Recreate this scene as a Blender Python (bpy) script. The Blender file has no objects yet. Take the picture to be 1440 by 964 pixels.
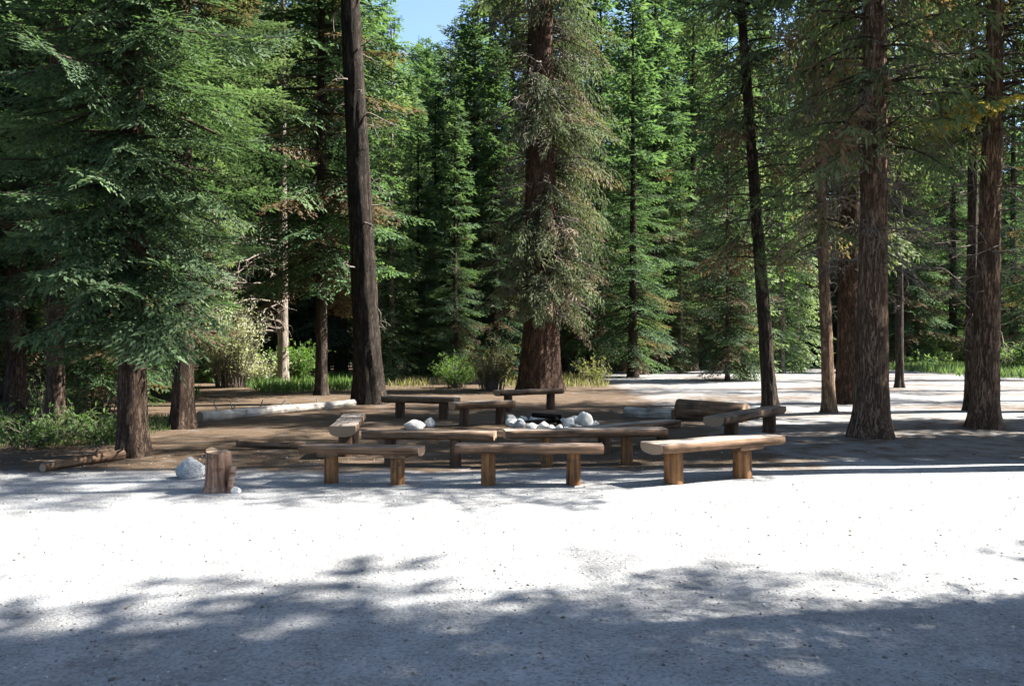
import bpy, bmesh, math, random
import numpy as np
from mathutils import Vector, Matrix, noise as mnoise

R = math.radians
scene = bpy.context.scene
col = scene.collection

# ------------------------------------------------------------------ camera
EYE, FPX = 1.6, 1250.0            # eye height (m), focal length in photo pixels (1440 wide)
cam_d = bpy.data.cameras.new('camera'); cam = bpy.data.objects.new('camera', cam_d); col.objects.link(cam)
cam.location = (0, 0, EYE); cam.rotation_euler = (R(90), 0, 0)
cam_d.sensor_width = 36.0; cam_d.lens = 36.0 * FPX / 1440.0
cam_d.clip_start = 0.05; cam_d.clip_end = 3000
scene.camera = cam

# ------------------------------------------------------------------ sky, sun, exposure
SUN_EL, SUN_AZ = R(47), R(9)      # azimuth measured from +X towards +Y (right of view, slightly beyond)
w = bpy.data.worlds.new('World'); scene.world = w; w.use_nodes = True
nt = w.node_tree
bg = nt.nodes['Background']
sky = nt.nodes.new('ShaderNodeTexSky'); sky.sky_type = 'NISHITA'; sky.sun_disc = False
sky.sun_elevation = SUN_EL; sky.sun_rotation = math.pi / 2 - SUN_AZ
sky.altitude = 1500; sky.air_density = 1.0; sky.dust_density = 3.0; sky.ozone_density = 2.5
nt.links.new(sky.outputs[0], bg.inputs[0]); bg.inputs[1].default_value = 0.072
sd = bpy.data.lights.new('sun', 'SUN'); sd.energy = 5.0; sd.angle = R(0.53); sd.color = (1.0, 0.95, 0.86)
so = bpy.data.objects.new('sun', sd); col.objects.link(so)
sdir = Vector((math.cos(SUN_EL) * math.cos(SUN_AZ), math.cos(SUN_EL) * math.sin(SUN_AZ), math.sin(SUN_EL)))
so.rotation_euler = sdir.to_track_quat('Z', 'Y').to_euler(); so.location = sdir * 60
vs = scene.view_settings
vs.view_transform = 'Standard'; vs.look = 'None'; vs.gamma = 1.0; vs.use_curve_mapping = False
vs.exposure = 2.3
scene.cycles.max_bounces = 6; scene.cycles.diffuse_bounces = 3; scene.cycles.transmission_bounces = 3
scene.cycles.use_denoising = True

# ------------------------------------------------------------------ helpers
def gz(x, y):
    a = 0.05 * mnoise.noise(Vector((x * .16, y * .16, 3.1))) + 0.016 * mnoise.noise(Vector((x * .9, y * .9, 7.7)))
    return a
def P(px, py):                     # photo pixel of a ground contact -> x, y
    Y = EYE * FPX / (py - 482.0)
    return (px - 720.0) / FPX * Y, Y
def X_at(px, Y): return (px - 720.0) / FPX * Y
def tag(o, label=None, cat=None, group=None, kind=None):
    if label: o['label'] = label
    if cat: o['category'] = cat
    if group: o['group'] = group
    if kind: o['kind'] = kind
    return o
def empty(name, loc, rot=(0, 0, 0), sc=1.0):
    o = bpy.data.objects.new(name, None); col.objects.link(o)
    o.location = loc; o.rotation_euler = rot; o.scale = (sc, sc, sc); o.empty_display_size = .2
    return o
def link(name, me, parent=None, loc=None, rot=None, sc=None):
    o = bpy.data.objects.new(name, me); col.objects.link(o)
    if parent: o.parent = parent
    if loc is not None: o.location = loc
    if rot is not None: o.rotation_euler = rot
    if sc is not None: o.scale = sc if hasattr(sc, '__len__') else (sc, sc, sc)
    return o
def mesh_np(name, V, F, mats, tint=None, smooth=False, mi=None):
    """V (n,3), F (m,k) all the same k"""
    V = np.asarray(V, dtype=np.float32); F = np.asarray(F, dtype=np.int32)
    me = bpy.data.meshes.new(name)
    m, k = F.shape
    me.vertices.add(len(V)); me.vertices.foreach_set('co', V.ravel())
    me.loops.add(m * k); me.loops.foreach_set('vertex_index', F.ravel())
    me.polygons.add(m); me.polygons.foreach_set('loop_start', np.arange(0, m * k, k, dtype=np.int32))
    if smooth: me.polygons.foreach_set('use_smooth', np.ones(m, dtype=bool))
    if mi is not None: me.polygons.foreach_set('material_index', np.asarray(mi, dtype=np.int32))
    for mt in (mats if isinstance(mats, (list, tuple)) else [mats]): me.materials.append(mt)
    if tint is not None:
        a = me.attributes.new('tint', 'FLOAT', 'POINT'); a.data.foreach_set('value', np.asarray(tint, dtype=np.float32))
    me.update(calc_edges=True); me.validate()
    return me

# ------------------------------------------------------------------ materials
def mat(name):
    m = bpy.data.materials.new(name); m.use_nodes = True
    n = m.node_tree.nodes; l = m.node_tree.links
    return m, n, l, n['Principled BSDF'], n['Material Output']
def ramp(n, stops, interp='LINEAR'):
    r = n.new('ShaderNodeValToRGB'); r.color_ramp.interpolation = interp
    e = r.color_ramp.elements
    while len(e) < len(stops): e.new(0.5)
    for i, (p, c) in enumerate(stops):
        e[i].position = p; e[i].color = (c[0], c[1], c[2], 1)
    return r
def tex(n, l, coord, scale, detail=5, rough=.6, vscale=None, kind='ShaderNodeTexNoise'):
    t = n.new(kind); t.inputs['Scale'].default_value = scale
    if kind == 'ShaderNodeTexNoise':
        t.inputs['Detail'].default_value = detail; t.inputs['Roughness'].default_value = rough
    if vscale:
        mp = n.new('ShaderNodeMapping'); mp.inputs['Scale'].default_value = vscale
        l.new(coord, mp.inputs[0]); l.new(mp.outputs[0], t.inputs['Vector'])
    else: l.new(coord, t.inputs['Vector'])
    return t
def mixc(n, l, f, a, b, mode='MIX'):
    m = n.new('ShaderNodeMix'); m.data_type = 'RGBA'; m.blend_type = mode
    for sock, v in ((0, f), (6, a), (7, b)):
        if hasattr(v, 'is_output'): l.new(v, m.inputs[sock])
        else: m.inputs[sock].default_value = v if sock == 0 else (*v, 1)
    return m.outputs[2]

def foliage_mat(name, dark, mid, tip, dead=(.115, .078, .05), transl=.3, var=.35):
    m, n, l, b, out = mat(name)
    at = n.new('ShaderNodeAttribute'); at.attribute_name = 'tint'
    oi = n.new('ShaderNodeObjectInfo')
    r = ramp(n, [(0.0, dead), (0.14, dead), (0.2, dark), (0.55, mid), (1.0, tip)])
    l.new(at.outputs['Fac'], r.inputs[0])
    hs = n.new('ShaderNodeHueSaturation')
    mr = n.new('ShaderNodeMapRange'); mr.inputs[3].default_value = 1 - var; mr.inputs[4].default_value = 1 + var
    l.new(oi.outputs['Random'], mr.inputs[0]); l.new(mr.outputs[0], hs.inputs['Value'])
    l.new(r.outputs[0], hs.inputs['Color'])
    mr2 = n.new('ShaderNodeMapRange'); mr2.inputs[3].default_value = .8; mr2.inputs[4].default_value = 1.15
    mm = n.new('ShaderNodeMath'); mm.operation = 'MULTIPLY'; mm.inputs[1].default_value = 7.31
    fr = n.new('ShaderNodeMath'); fr.operation = 'FRACT'
    l.new(oi.outputs['Random'], mm.inputs[0]); l.new(mm.outputs[0], fr.inputs[0]); l.new(fr.outputs[0], mr2.inputs[0])
    l.new(mr2.outputs[0], hs.inputs['Saturation'])
    b.inputs['Roughness'].default_value = .7
    b.inputs['Specular IOR Level'].default_value = .18
    l.new(hs.outputs[0], b.inputs['Base Color'])
    tr = n.new('ShaderNodeBsdfTranslucent')
    tc = mixc(n, l, 1.0, hs.outputs[0], (1.42, 1.52, .78), 'MULTIPLY')
    l.new(tc, tr.inputs[0])
    ms = n.new('ShaderNodeMixShader'); ms.inputs[0].default_value = transl
    l.new(b.outputs[0], ms.inputs[1]); l.new(tr.outputs[0], ms.inputs[2]); l.new(ms.outputs[0], out.inputs[0])
    return m

def bark_mat(name, deep, mid, light, vs_=(1, 1, .14), scale=15, bump=.045, lichen=None):
    m, n, l, b, out = mat(name)
    tc = n.new('ShaderNodeTexCoord')
    oi = n.new('ShaderNodeObjectInfo')
    ad = n.new('ShaderNodeVectorMath'); ad.operation = 'ADD'
    l.new(tc.outputs['Object'], ad.inputs[0]); l.new(oi.outputs['Random'], ad.inputs[1])
    t1 = tex(n, l, ad.outputs[0], scale, 8, .68, vs_)
    t2 = tex(n, l, ad.outputs[0], scale * .18, 3, .5)
    v = n.new('ShaderNodeTexVoronoi'); v.feature = 'DISTANCE_TO_EDGE'; v.inputs['Scale'].default_value = scale * .9
    mp = n.new('ShaderNodeMapping'); mp.inputs['Scale'].default_value = vs_
    l.new(ad.outputs[0], mp.inputs[0])
    wob = n.new('ShaderNodeVectorMath'); wob.operation = 'MULTIPLY_ADD'; wob.inputs[1].default_value = (.35, .35, .35)
    l.new(t1.outputs['Color'], wob.inputs[0]); l.new(mp.outputs[0], wob.inputs[2]); l.new(wob.outputs[0], v.inputs['Vector'])
    crack = ramp(n, [(0, (0, 0, 0)), (.16, (1, 1, 1))]); l.new(v.outputs['Distance'], crack.inputs[0])
    r = ramp(n, [(.28, deep), (.5, mid), (.75, light)]); l.new(t1.outputs[0], r.inputs[0])
    r2 = ramp(n, [(.3, (.7, .7, .7)), (.7, (1.25, 1.2, 1.15))]); l.new(t2.outputs[0], r2.inputs[0])
    c = mixc(n, l, 1.0, r.outputs[0], r2.outputs[0], 'MULTIPLY')
    c = mixc(n, l, crack.outputs[0], deep, c)
    if lichen:
        t3 = tex(n, l, ad.outputs[0], 3.5, 6, .7)
        lr = ramp(n, [(.56, (0, 0, 0)), (.66, (1, 1, 1))]); l.new(t3.outputs[0], lr.inputs[0])
        c = mixc(n, l, lr.outputs[0], c, lichen)
    l.new(c, b.inputs['Base Color']); b.inputs['Roughness'].default_value = .92
    b.inputs['Specular IOR Level'].default_value = .15
    hm = n.new('ShaderNodeMath'); hm.operation = 'MULTIPLY_ADD'; hm.inputs[1].default_value = .6
    l.new(crack.outputs[0], hm.inputs[0]); l.new(t1.outputs[0], hm.inputs[2])
    bp = n.new('ShaderNodeBump'); bp.inputs['Strength'].default_value = .9; bp.inputs['Distance'].default_value = bump
    l.new(hm.outputs[0], bp.inputs['Height']); l.new(bp.outputs[0], b.inputs['Normal'])
    return m

def wood_mat(name, a, c, vs_=(.06, 1, 1), scale=22, rough=.8, crack=(.03, .02, .015)):
    m, n, l, b, out = mat(name)
    tc = n.new('ShaderNodeTexCoord'); oi = n.new('ShaderNodeObjectInfo')
    ad = n.new('ShaderNodeVectorMath'); ad.operation = 'MULTIPLY_ADD'; ad.inputs[1].default_value = (1, 1, 1)
    sc = n.new('ShaderNodeVectorMath'); sc.operation = 'SCALE'; sc.inputs['Scale'].default_value = 11
    l.new(oi.outputs['Random'], sc.inputs[0])
    l.new(tc.outputs['Object'], ad.inputs[0]); l.new(sc.outputs[0], ad.inputs[2])
    t1 = tex(n, l, ad.outputs[0], scale, 7, .65, vs_)
    t2 = tex(n, l, ad.outputs[0], 4, 4, .6)
    r = ramp(n, [(.34, crack), (.43, a), (.66, c)]); l.new(t1.outputs[0], r.inputs[0])
    r2 = ramp(n, [(.3, (.62, .6, .58)), (.7, (1.2, 1.2, 1.2))]); l.new(t2.outputs[0], r2.inputs[0])
    cc = mixc(n, l, 1.0, r.outputs[0], r2.outputs[0], 'MULTIPLY')
    t3 = tex(n, l, ad.outputs[0], 7, 6, .7, (.45, 1, 1))
    pr_ = ramp(n, [(.56, (0, 0, 0)), (.62, (1, 1, 1))]); l.new(t3.outputs[0], pr_.inputs[0])
    cc = mixc(n, l, pr_.outputs[0], cc, mixc(n, l, .75, cc, tuple(v * 2.2 for v in crack)))
    l.new(cc, b.inputs['Base Color']); b.inputs['Roughness'].default_value = rough
    b.inputs['Specular IOR Level'].default_value = .25
    bp = n.new('ShaderNodeBump'); bp.inputs['Strength'].default_value = .7; bp.inputs['Distance'].default_value = .012
    l.new(t1.outputs[0], bp.inputs['Height']); l.new(bp.outputs[0], b.inputs['Normal'])
    return m

def endgrain_mat(name, a, c):
    m, n, l, b, out = mat(name)
    tc = n.new('ShaderNodeTexCoord')
    wv = n.new('ShaderNodeTexWave'); wv.wave_type = 'RINGS'; wv.rings_direction = 'X'
    wv.inputs['Scale'].default_value = 14; wv.inputs['Distortion'].default_value = 3; wv.inputs['Detail'].default_value = 3
    l.new(tc.outputs['Object'], wv.inputs[0])
    r = ramp(n, [(.1, a), (.9, c)]); l.new(wv.outputs[0], r.inputs[0])
    l.new(r.outputs[0], b.inputs['Base Color']); b.inputs['Roughness'].default_value = .9
    return m

def stone_mat(name, a, c, speck=.5):
    m, n, l, b, out = mat(name)
    tc = n.new('ShaderNodeTexCoord'); oi = n.new('ShaderNodeObjectInfo')
    ad = n.new('ShaderNodeVectorMath'); ad.operation = 'ADD'
    l.new(tc.outputs['Object'], ad.inputs[0]); l.new(oi.outputs['Random'], ad.inputs[1])
    t1 = tex(n, l, ad.outputs[0], 9, 8, .7)
    t2 = tex(n, l, ad.outputs[0], 60, 3, .6)
    r = ramp(n, [(.3, a), (.65, c)]); l.new(t1.outputs[0], r.inputs[0])
    r2 = ramp(n, [(.35, (speck, speck, speck)), (.55, (1, 1, 1))]); l.new(t2.outputs[0], r2.inputs[0])
    cc = mixc(n, l, 1.0, r.outputs[0], r2.outputs[0], 'MULTIPLY')
    l.new(cc, b.inputs['Base Color']); b.inputs['Roughness'].default_value = .85
    bp = n.new('ShaderNodeBump'); bp.inputs['Strength'].default_value = .6; bp.inputs['Distance'].default_value = .02
    l.new(t1.outputs[0], bp.inputs['Height']); l.new(bp.outputs[0], b.inputs['Normal'])
    return m

def ground_mat():
    m, n, l, b, out = mat('ground')
    g = n.new('ShaderNodeNewGeometry')
    pos = g.outputs['Position']
    at = n.new('ShaderNodeAttribute'); at.attribute_name = 'tint'     # needle litter amount, plus shade painted in round the benches
    big = tex(n, l, pos, .35, 4, .55)
    med = tex(n, l, pos, 2.2, 6, .6)
    fine = tex(n, l, pos, 38, 4, .7)
    grit = n.new('ShaderNodeTexVoronoi'); grit.inputs['Scale'].default_value = 55; l.new(pos, grit.inputs['Vector'])
    sand = ramp(n, [(.3, (.205, .208, .212)), (.5, (.272, .278, .286)), (.7, (.335, .34, .348))]); l.new(med.outputs[0], sand.inputs[0])
    gr = ramp(n, [(.25, (.5, .5, .5)), (.5, (1, 1, 1)), (.8, (1.2, 1.2, 1.2))]); l.new(fine.outputs[0], gr.inputs[0])
    sc = mixc(n, l, 1.0, sand.outputs[0], gr.outputs[0], 'MULTIPLY')
    spk = ramp(n, [(.0, (.55, .52, .5)), (.5, (1.05, 1.05, 1.05))]); l.new(grit.outputs['Color'], spk.inputs[0])
    sc = mixc(n, l, .7, sc, mixc(n, l, 1.0, sc, spk.outputs[0], 'MULTIPLY'))
    duff_shade = ramp(n, [(.3, (.045, .032, .022)), (.55, (.10, .07, .048)), (.75, (.17, .125, .09))]); l.new(fine.outputs[0], duff_shade.inputs[0])
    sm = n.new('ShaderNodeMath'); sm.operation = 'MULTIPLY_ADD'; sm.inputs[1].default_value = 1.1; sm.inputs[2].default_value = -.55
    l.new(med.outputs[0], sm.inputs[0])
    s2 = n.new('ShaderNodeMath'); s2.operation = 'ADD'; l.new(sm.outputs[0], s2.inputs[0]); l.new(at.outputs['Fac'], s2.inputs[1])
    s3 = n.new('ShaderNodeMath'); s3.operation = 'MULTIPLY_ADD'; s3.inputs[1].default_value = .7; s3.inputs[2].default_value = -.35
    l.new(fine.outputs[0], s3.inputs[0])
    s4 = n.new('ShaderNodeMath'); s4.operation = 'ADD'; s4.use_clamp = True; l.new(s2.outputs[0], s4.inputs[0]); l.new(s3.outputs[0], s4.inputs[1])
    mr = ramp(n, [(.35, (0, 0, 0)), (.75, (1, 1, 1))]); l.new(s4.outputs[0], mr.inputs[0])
    c = mixc(n, l, mr.outputs[0], sc, duff_shade.outputs[0])
    br = ramp(n, [(.35, (.86, .85, .84)), (.65, (1.08, 1.08, 1.08))]); l.new(big.outputs[0], br.inputs[0])
    c = mixc(n, l, 1.0, c, br.outputs[0], 'MULTIPLY')
    l.new(c, b.inputs['Base Color']); b.inputs['Roughness'].default_value = .95
    b.inputs['Specular IOR Level'].default_value = .1
    h1 = n.new('ShaderNodeMath'); h1.operation = 'MULTIPLY_ADD'; h1.inputs[1].default_value = .35
    l.new(fine.outputs[0], h1.inputs[0]); l.new(med.outputs[0], h1.inputs[2])
    h2 = n.new('ShaderNodeMath'); h2.operation = 'MULTIPLY_ADD'; h2.inputs[1].default_value = .12
    l.new(grit.outputs['Distance'], h2.inputs[0]); l.new(h1.outputs[0], h2.inputs[2])
    bp = n.new('ShaderNodeBump'); bp.inputs['Strength'].default_value = .8; bp.inputs['Distance'].default_value = .05
    l.new(h2.outputs[0], bp.inputs['Height']); l.new(bp.outputs[0], b.inputs['Normal'])
    return m

M = {}
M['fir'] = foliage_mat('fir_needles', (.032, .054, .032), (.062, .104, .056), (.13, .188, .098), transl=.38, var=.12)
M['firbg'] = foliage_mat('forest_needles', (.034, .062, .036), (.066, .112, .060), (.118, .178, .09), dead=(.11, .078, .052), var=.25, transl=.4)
M['pale'] = foliage_mat('young_needles', (.085, .135, .065), (.15, .215, .105), (.22, .29, .16), var=.12, transl=.4)
M['shag'] = foliage_mat('grey_green_needles', (.058, .08, .042), (.10, .134, .07), (.165, .205, .115), dead=(.24, .18, .135), transl=.3, var=.05)
M['pine'] = foliage_mat('pine_needles', (.048, .07, .036), (.085, .118, .058), (.14, .178, .09), dead=(.17, .11, .07), var=.15)
M['yellow'] = foliage_mat('yellowed_needles', (.12, .115, .045), (.27, .22, .07), (.42, .35, .13), dead=(.2, .12, .05), transl=.4, var=.05)
M['brush'] = foliage_mat('pale_brush_leaves', (.2, .21, .13), (.36, .37, .26), (.5, .5, .38), transl=.4, var=.1)
M['bush'] = foliage_mat('bush_leaves', (.045, .085, .028), (.08, .14, .045), (.13, .2, .07), transl=.45, var=.2)
M['ybush'] = foliage_mat('yellow_green_leaves', (.085, .10, .035), (.15, .165, .06), (.24, .235, .10), transl=.45, var=.2)
M['undergrowth'] = foliage_mat('undergrowth_leaves', (.03, .05, .022), (.05, .085, .032), (.085, .13, .05), transl=.4, var=.3)
M['ypale'] = foliage_mat('yellowish_young_needles', (.11, .13, .06), (.18, .20, .10), (.26, .28, .15), transl=.4, var=.1)
M['dry'] = foliage_mat('dry_stalks', (.10, .095, .05), (.17, .16, .085), (.25, .23, .13), transl=.35, var=.1)
M['bark'] = bark_mat('dark_bark', (.026, .02, .016), (.082, .063, .051), (.16, .125, .10))
M['barkmid'] = bark_mat('dark_reddish_bark', (.03, .021, .016), (.10, .068, .052), (.19, .135, .105))
M['barkdark'] = bark_mat('blackish_bark', (.016, .013, .011), (.048, .038, .031), (.10, .08, .065))
M['barkred'] = bark_mat('red_bark', (.04, .024, .018), (.13, .08, .058), (.22, .145, .105))
M['barkbrown'] = bark_mat('brown_bark', (.075, .048, .035), (.225, .15, .108), (.35, .25, .185))
M['barkpale'] = bark_mat('pale_bark', (.12, .10, .085), (.30, .26, .22), (.45, .40, .35), bump=.02)
M['barktan'] = bark_mat('tan_bark', (.08, .05, .032), (.27, .18, .12), (.42, .32, .24), bump=.02)
M['twig'] = bark_mat('grey_twig_bark', (.10, .085, .072), (.22, .19, .165), (.36, .33, .30), scale=20, bump=.005)
M['limb'] = bark_mat('limb_bark', (.03, .022, .018), (.08, .06, .047), (.15, .12, .10), scale=14, bump=.01)
M['seat'] = wood_mat('weathered_seat_wood', (.27, .22, .185), (.45, .40, .355))
M['seatbrown'] = wood_mat('brown_seat_wood', (.15, .108, .082), (.31, .235, .185))
M['under'] = wood_mat('seat_side_wood', (.12, .07, .042), (.25, .155, .10))
M['legw'] = wood_mat('leg_wood', (.15, .072, .03), (.32, .165, .072), vs_=(1, 1, .06))
M['legdark'] = wood_mat('dark_leg_wood', (.06, .035, .022), (.14, .085, .055), vs_=(1, 1, .06))
M['end'] = endgrain_mat('end_grain', (.18, .11, .065), (.38, .28, .19))
M['grey'] = wood_mat('bleached_log_wood', (.32, .29, .26), (.55, .51, .46))
M['logbrown'] = wood_mat('brown_log_wood', (.10, .06, .036), (.24, .155, .10))
M['stump'] = wood_mat('stump_wood', (.19, .10, .065), (.40, .28, .21), vs_=(1, 1, .08), scale=18)
M['stone'] = stone_mat('pale_stone', (.46, .45, .43), (.74, .73, .70), .75)
M['stoneg'] = stone_mat('grey_stone', (.22, .24, .26), (.42, .44, .46))
M['char'] = bark_mat('charred_wood', (.008, .008, .008), (.02, .02, .02), (.06, .055, .05), scale=20)
M['ground'] = ground_mat()
def plain_tint(name, stops, rough=.9):
    m, n, l, b, out = mat(name)
    at = n.new('ShaderNodeAttribute'); at.attribute_name = 'tint'
    r = ramp(n, stops); l.new(at.outputs['Fac'], r.inputs[0]); l.new(r.outputs[0], b.inputs['Base Color'])
    b.inputs['Roughness'].default_value = rough; b.inputs['Specular IOR Level'].default_value = .15
    return m
M['pebble'] = plain_tint('pebbles', [(0, (.09, .08, .07)), (.45, (.24, .22, .20)), (1, (.5, .47, .44))])
M['litter'] = plain_tint('litter', [(0, (.035, .022, .015)), (.6, (.12, .075, .045)), (1, (.25, .19, .13))])

# ------------------------------------------------------------------ ground
def smooth01(a, b, v):
    t = min(1, max(0, (v - a) / (b - a))); return t * t * (3 - 2 * t)
def duff_shade_amount(x, y):
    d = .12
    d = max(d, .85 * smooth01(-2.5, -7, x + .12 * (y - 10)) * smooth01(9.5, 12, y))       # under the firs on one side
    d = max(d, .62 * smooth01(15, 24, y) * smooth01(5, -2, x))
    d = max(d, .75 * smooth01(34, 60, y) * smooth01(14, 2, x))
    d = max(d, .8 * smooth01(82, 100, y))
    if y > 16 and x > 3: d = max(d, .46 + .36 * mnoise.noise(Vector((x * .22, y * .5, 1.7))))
    d = max(d, .80 * smooth01(10.2, 11.6, y) * smooth01(5.5, 3.2, x)); d = max(d, .58 * smooth01(10.8, 12.6, y) * smooth01(19.5, 17, y) * smooth01(-5, 0, x))  # both zones: shade painted into the ground colour with the litter brown
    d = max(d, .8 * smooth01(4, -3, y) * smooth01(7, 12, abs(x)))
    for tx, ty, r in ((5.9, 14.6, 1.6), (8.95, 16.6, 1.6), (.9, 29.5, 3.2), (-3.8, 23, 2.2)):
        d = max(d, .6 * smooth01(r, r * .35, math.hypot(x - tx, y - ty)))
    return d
def build_ground():
    u = np.linspace(-1, 1, 230); xs = 5.0 * np.sinh(u * 5.1) * 1.0
    v = np.linspace(-1, 1, 330); ys = 8.5 + 6.0 * np.sinh(v * 5.2)
    V = []; T = []
    for y in ys:
        for x in xs:
            V.append((x, y, gz(x, y) if abs(x) < 90 and -60 < y < 140 else gz(x, y)))
            T.append(duff_shade_amount(x, y))
    nx, ny = len(xs), len(ys)
    i = np.arange(nx - 1)[None, :] + nx * np.arange(ny - 1)[:, None]
    F = np.stack([i, i + 1, i + 1 + nx, i + nx], -1).reshape(-1, 4)
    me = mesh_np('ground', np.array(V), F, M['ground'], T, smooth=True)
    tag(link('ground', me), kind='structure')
build_ground()

# ------------------------------------------------------------------ foliage toolkit
def kites(Pp, D, Ln, W, N, rng):
    """narrow leaf-shaped quads: base points, directions, lengths, widths, plane normals"""
    D = D / (np.linalg.norm(D, axis=1, keepdims=True) + 1e-9)
    S = np.cross(D, N); S = S / (np.linalg.norm(S, axis=1, keepdims=True) + 1e-9)
    L = Ln[:, None]; w = W[:, None] * .5
    mid = Pp + D * L * .42
    V = np.stack([Pp, mid + S * w, Pp + D * L, mid - S * w], 1)
    return V.reshape(-1, 3)

def spray(rng, L, sp=.11, wid=.36, ssp=.05, sl=.12, sw=.028, up=.05, droop=.25, tipup=.1, sdroop=.15, bare=.2, rough=.35, hang=0.0):
    """one fir-like branch along +X: returns kite verts, tint, limb polyline"""
    def p(t):
        return np.array([L * t, L * .04 * math.sin(3 * t + ph), L * (up * t - droop * t * t + tipup * t ** 4)])
    ph = rng.uniform(0, 6)
    Ps, Ds, Ls, Ws, Ns, Ts = [], [], [], [], [], []
    for side in (-1, 1):
        x = L * bare * rng.uniform(.6, 1.2)
        while x < L * .985:
            t = x / L
            base = p(t); tan = p(min(1, t + .03)) - p(max(0, t - .03)); tan /= np.linalg.norm(tan)
            prof = min(1, .45 + (t - bare) * 2.2) * (1 - t) ** .75
            bl = max(.08, L * wid * prof * rng.uniform(.55, 1.15) + .06)
            a = R(rng.uniform(42, 68)) * side
            d = np.array([tan[0] * math.cos(a) - tan[1] * math.sin(a), tan[0] * math.sin(a) + tan[1] * math.cos(a), tan[2] + rng.uniform(-.25, .12) * rough * 2])
            d /= np.linalg.norm(d)
            n = max(2, int(bl / ssp))
            s = (np.arange(n) + rng.uniform(0, 1, n)) / n
            pts = base + np.outer(s * bl, d); pts[:, 2] -= sdroop * bl * s * s
            sg = np.where(np.arange(n) % 2 == 0, 1, -1)
            ang = sg * np.radians(rng.uniform(30, 60, n))
            dd = np.stack([d[0] * np.cos(ang) - d[1] * np.sin(ang), d[0] * np.sin(ang) + d[1] * np.cos(ang),
                           np.full(n, d[2]) - sdroop * s + rng.normal(0, rough * .45, n) - hang * rng.uniform(.3, 1.4, n)], 1)
            Ps.append(pts); Ds.append(dd)
            Ls.append(sl * rng.uniform(.65, 1.35, n) * (1.05 - .35 * s)); Ws.append(sw * rng.uniform(.75, 1.3, n))
            nn = np.stack([rng.normal(0, rough, n), rng.normal(0, rough, n), np.ones(n)], 1); Ns.append(nn)
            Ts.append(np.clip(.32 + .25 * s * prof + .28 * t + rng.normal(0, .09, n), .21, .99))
            # the end of the branchlet
            Ps.append(pts[-1:] ); Ds.append(d[None] - np.array([[0, 0, sdroop + hang]])); Ls.append(np.array([sl * 1.2])); Ws.append(np.array([sw * 1.1]))
            Ns.append(np.array([[0.1, .1, 1.0]])); Ts.append(np.array([min(.99, .62 + .3 * rng.uniform())]))
            x += sp * rng.uniform(.7, 1.35)
    # shoots along the tip of the leader
    n = max(4, int(L * .5 / ssp)); t = rng.uniform(.5, 1, n)
    Ps.append(np.array([p(q) for q in t])); a = rng.uniform(-.7, .7, n)
    Ds.append(np.stack([np.cos(a), np.sin(a), rng.normal(0, .2, n) - hang], 1)); Ls.append(np.full(n, sl)); Ws.append(np.full(n, sw))
    Ns.append(np.stack([rng.normal(0, rough, n), rng.normal(0, rough, n), np.ones(n)], 1)); Ts.append(np.full(n, .7))
    V = kites(np.concatenate(Ps), np.concatenate(Ds), np.concatenate(Ls), np.concatenate(Ws), np.concatenate(Ns), rng)
    T = np.repeat(np.concatenate(Ts), 4)
    limb = np.array([p(t) for t in (0, .12, .3, .5, .72, .95)])
    return V, T, limb

def tube(pts, r0, r1, sides=4):
    pts = np.asarray(pts); n = len(pts)
    tan = np.gradient(pts, axis=0); tan /= np.linalg.norm(tan, axis=1, keepdims=True) + 1e-9
    ref = np.array([0, 0, 1.0]) if abs(tan[0][2]) < .9 else np.array([1.0, 0, 0])
    a = np.cross(tan, ref); a /= np.linalg.norm(a, axis=1, keepdims=True) + 1e-9
    b = np.cross(tan, a)
    rr = np.linspace(r0, r1, n)[:, None, None]
    th = np.arange(sides) * 2 * math.pi / sides
    V = pts[:, None, :] + rr * (a[:, None, :] * np.cos(th)[None, :, None] + b[:, None, :] * np.sin(th)[None, :, None])
    i = np.arange(n - 1)[:, None] * sides + np.arange(sides)[None, :]
    j = np.arange(n - 1)[:, None] * sides + (np.arange(sides)[None, :] + 1) % sides
    F = np.stack([i, j, j + sides, i + sides], -1).reshape(-1, 4)
    return V.reshape(-1, 3), F

class Acc:
    def __init__(s): s.V = []; s.F = []; s.T = []; s.n = 0
    def add(s, V, F=None, T=None):
        if F is not None: s.F.append(np.asarray(F) + s.n)
        s.V.append(V); s.n += len(V)
        if T is not None: s.T.append(T)
    def mesh(s, name, mats, smooth=False):
        V = np.concatenate(s.V)
        F = np.concatenate(s.F) if s.F else np.arange(len(V)).reshape(-1, 4)
        return mesh_np(name, V, F, mats, np.concatenate(s.T) if s.T else None, smooth)

def rot3(az, pitch, roll=0.0):
    return np.array(Matrix.Rotation(az, 3, 'Z') @ Matrix.Rotation(-pitch, 3, 'Y') @ Matrix.Rotation(roll, 3, 'X'))

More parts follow.
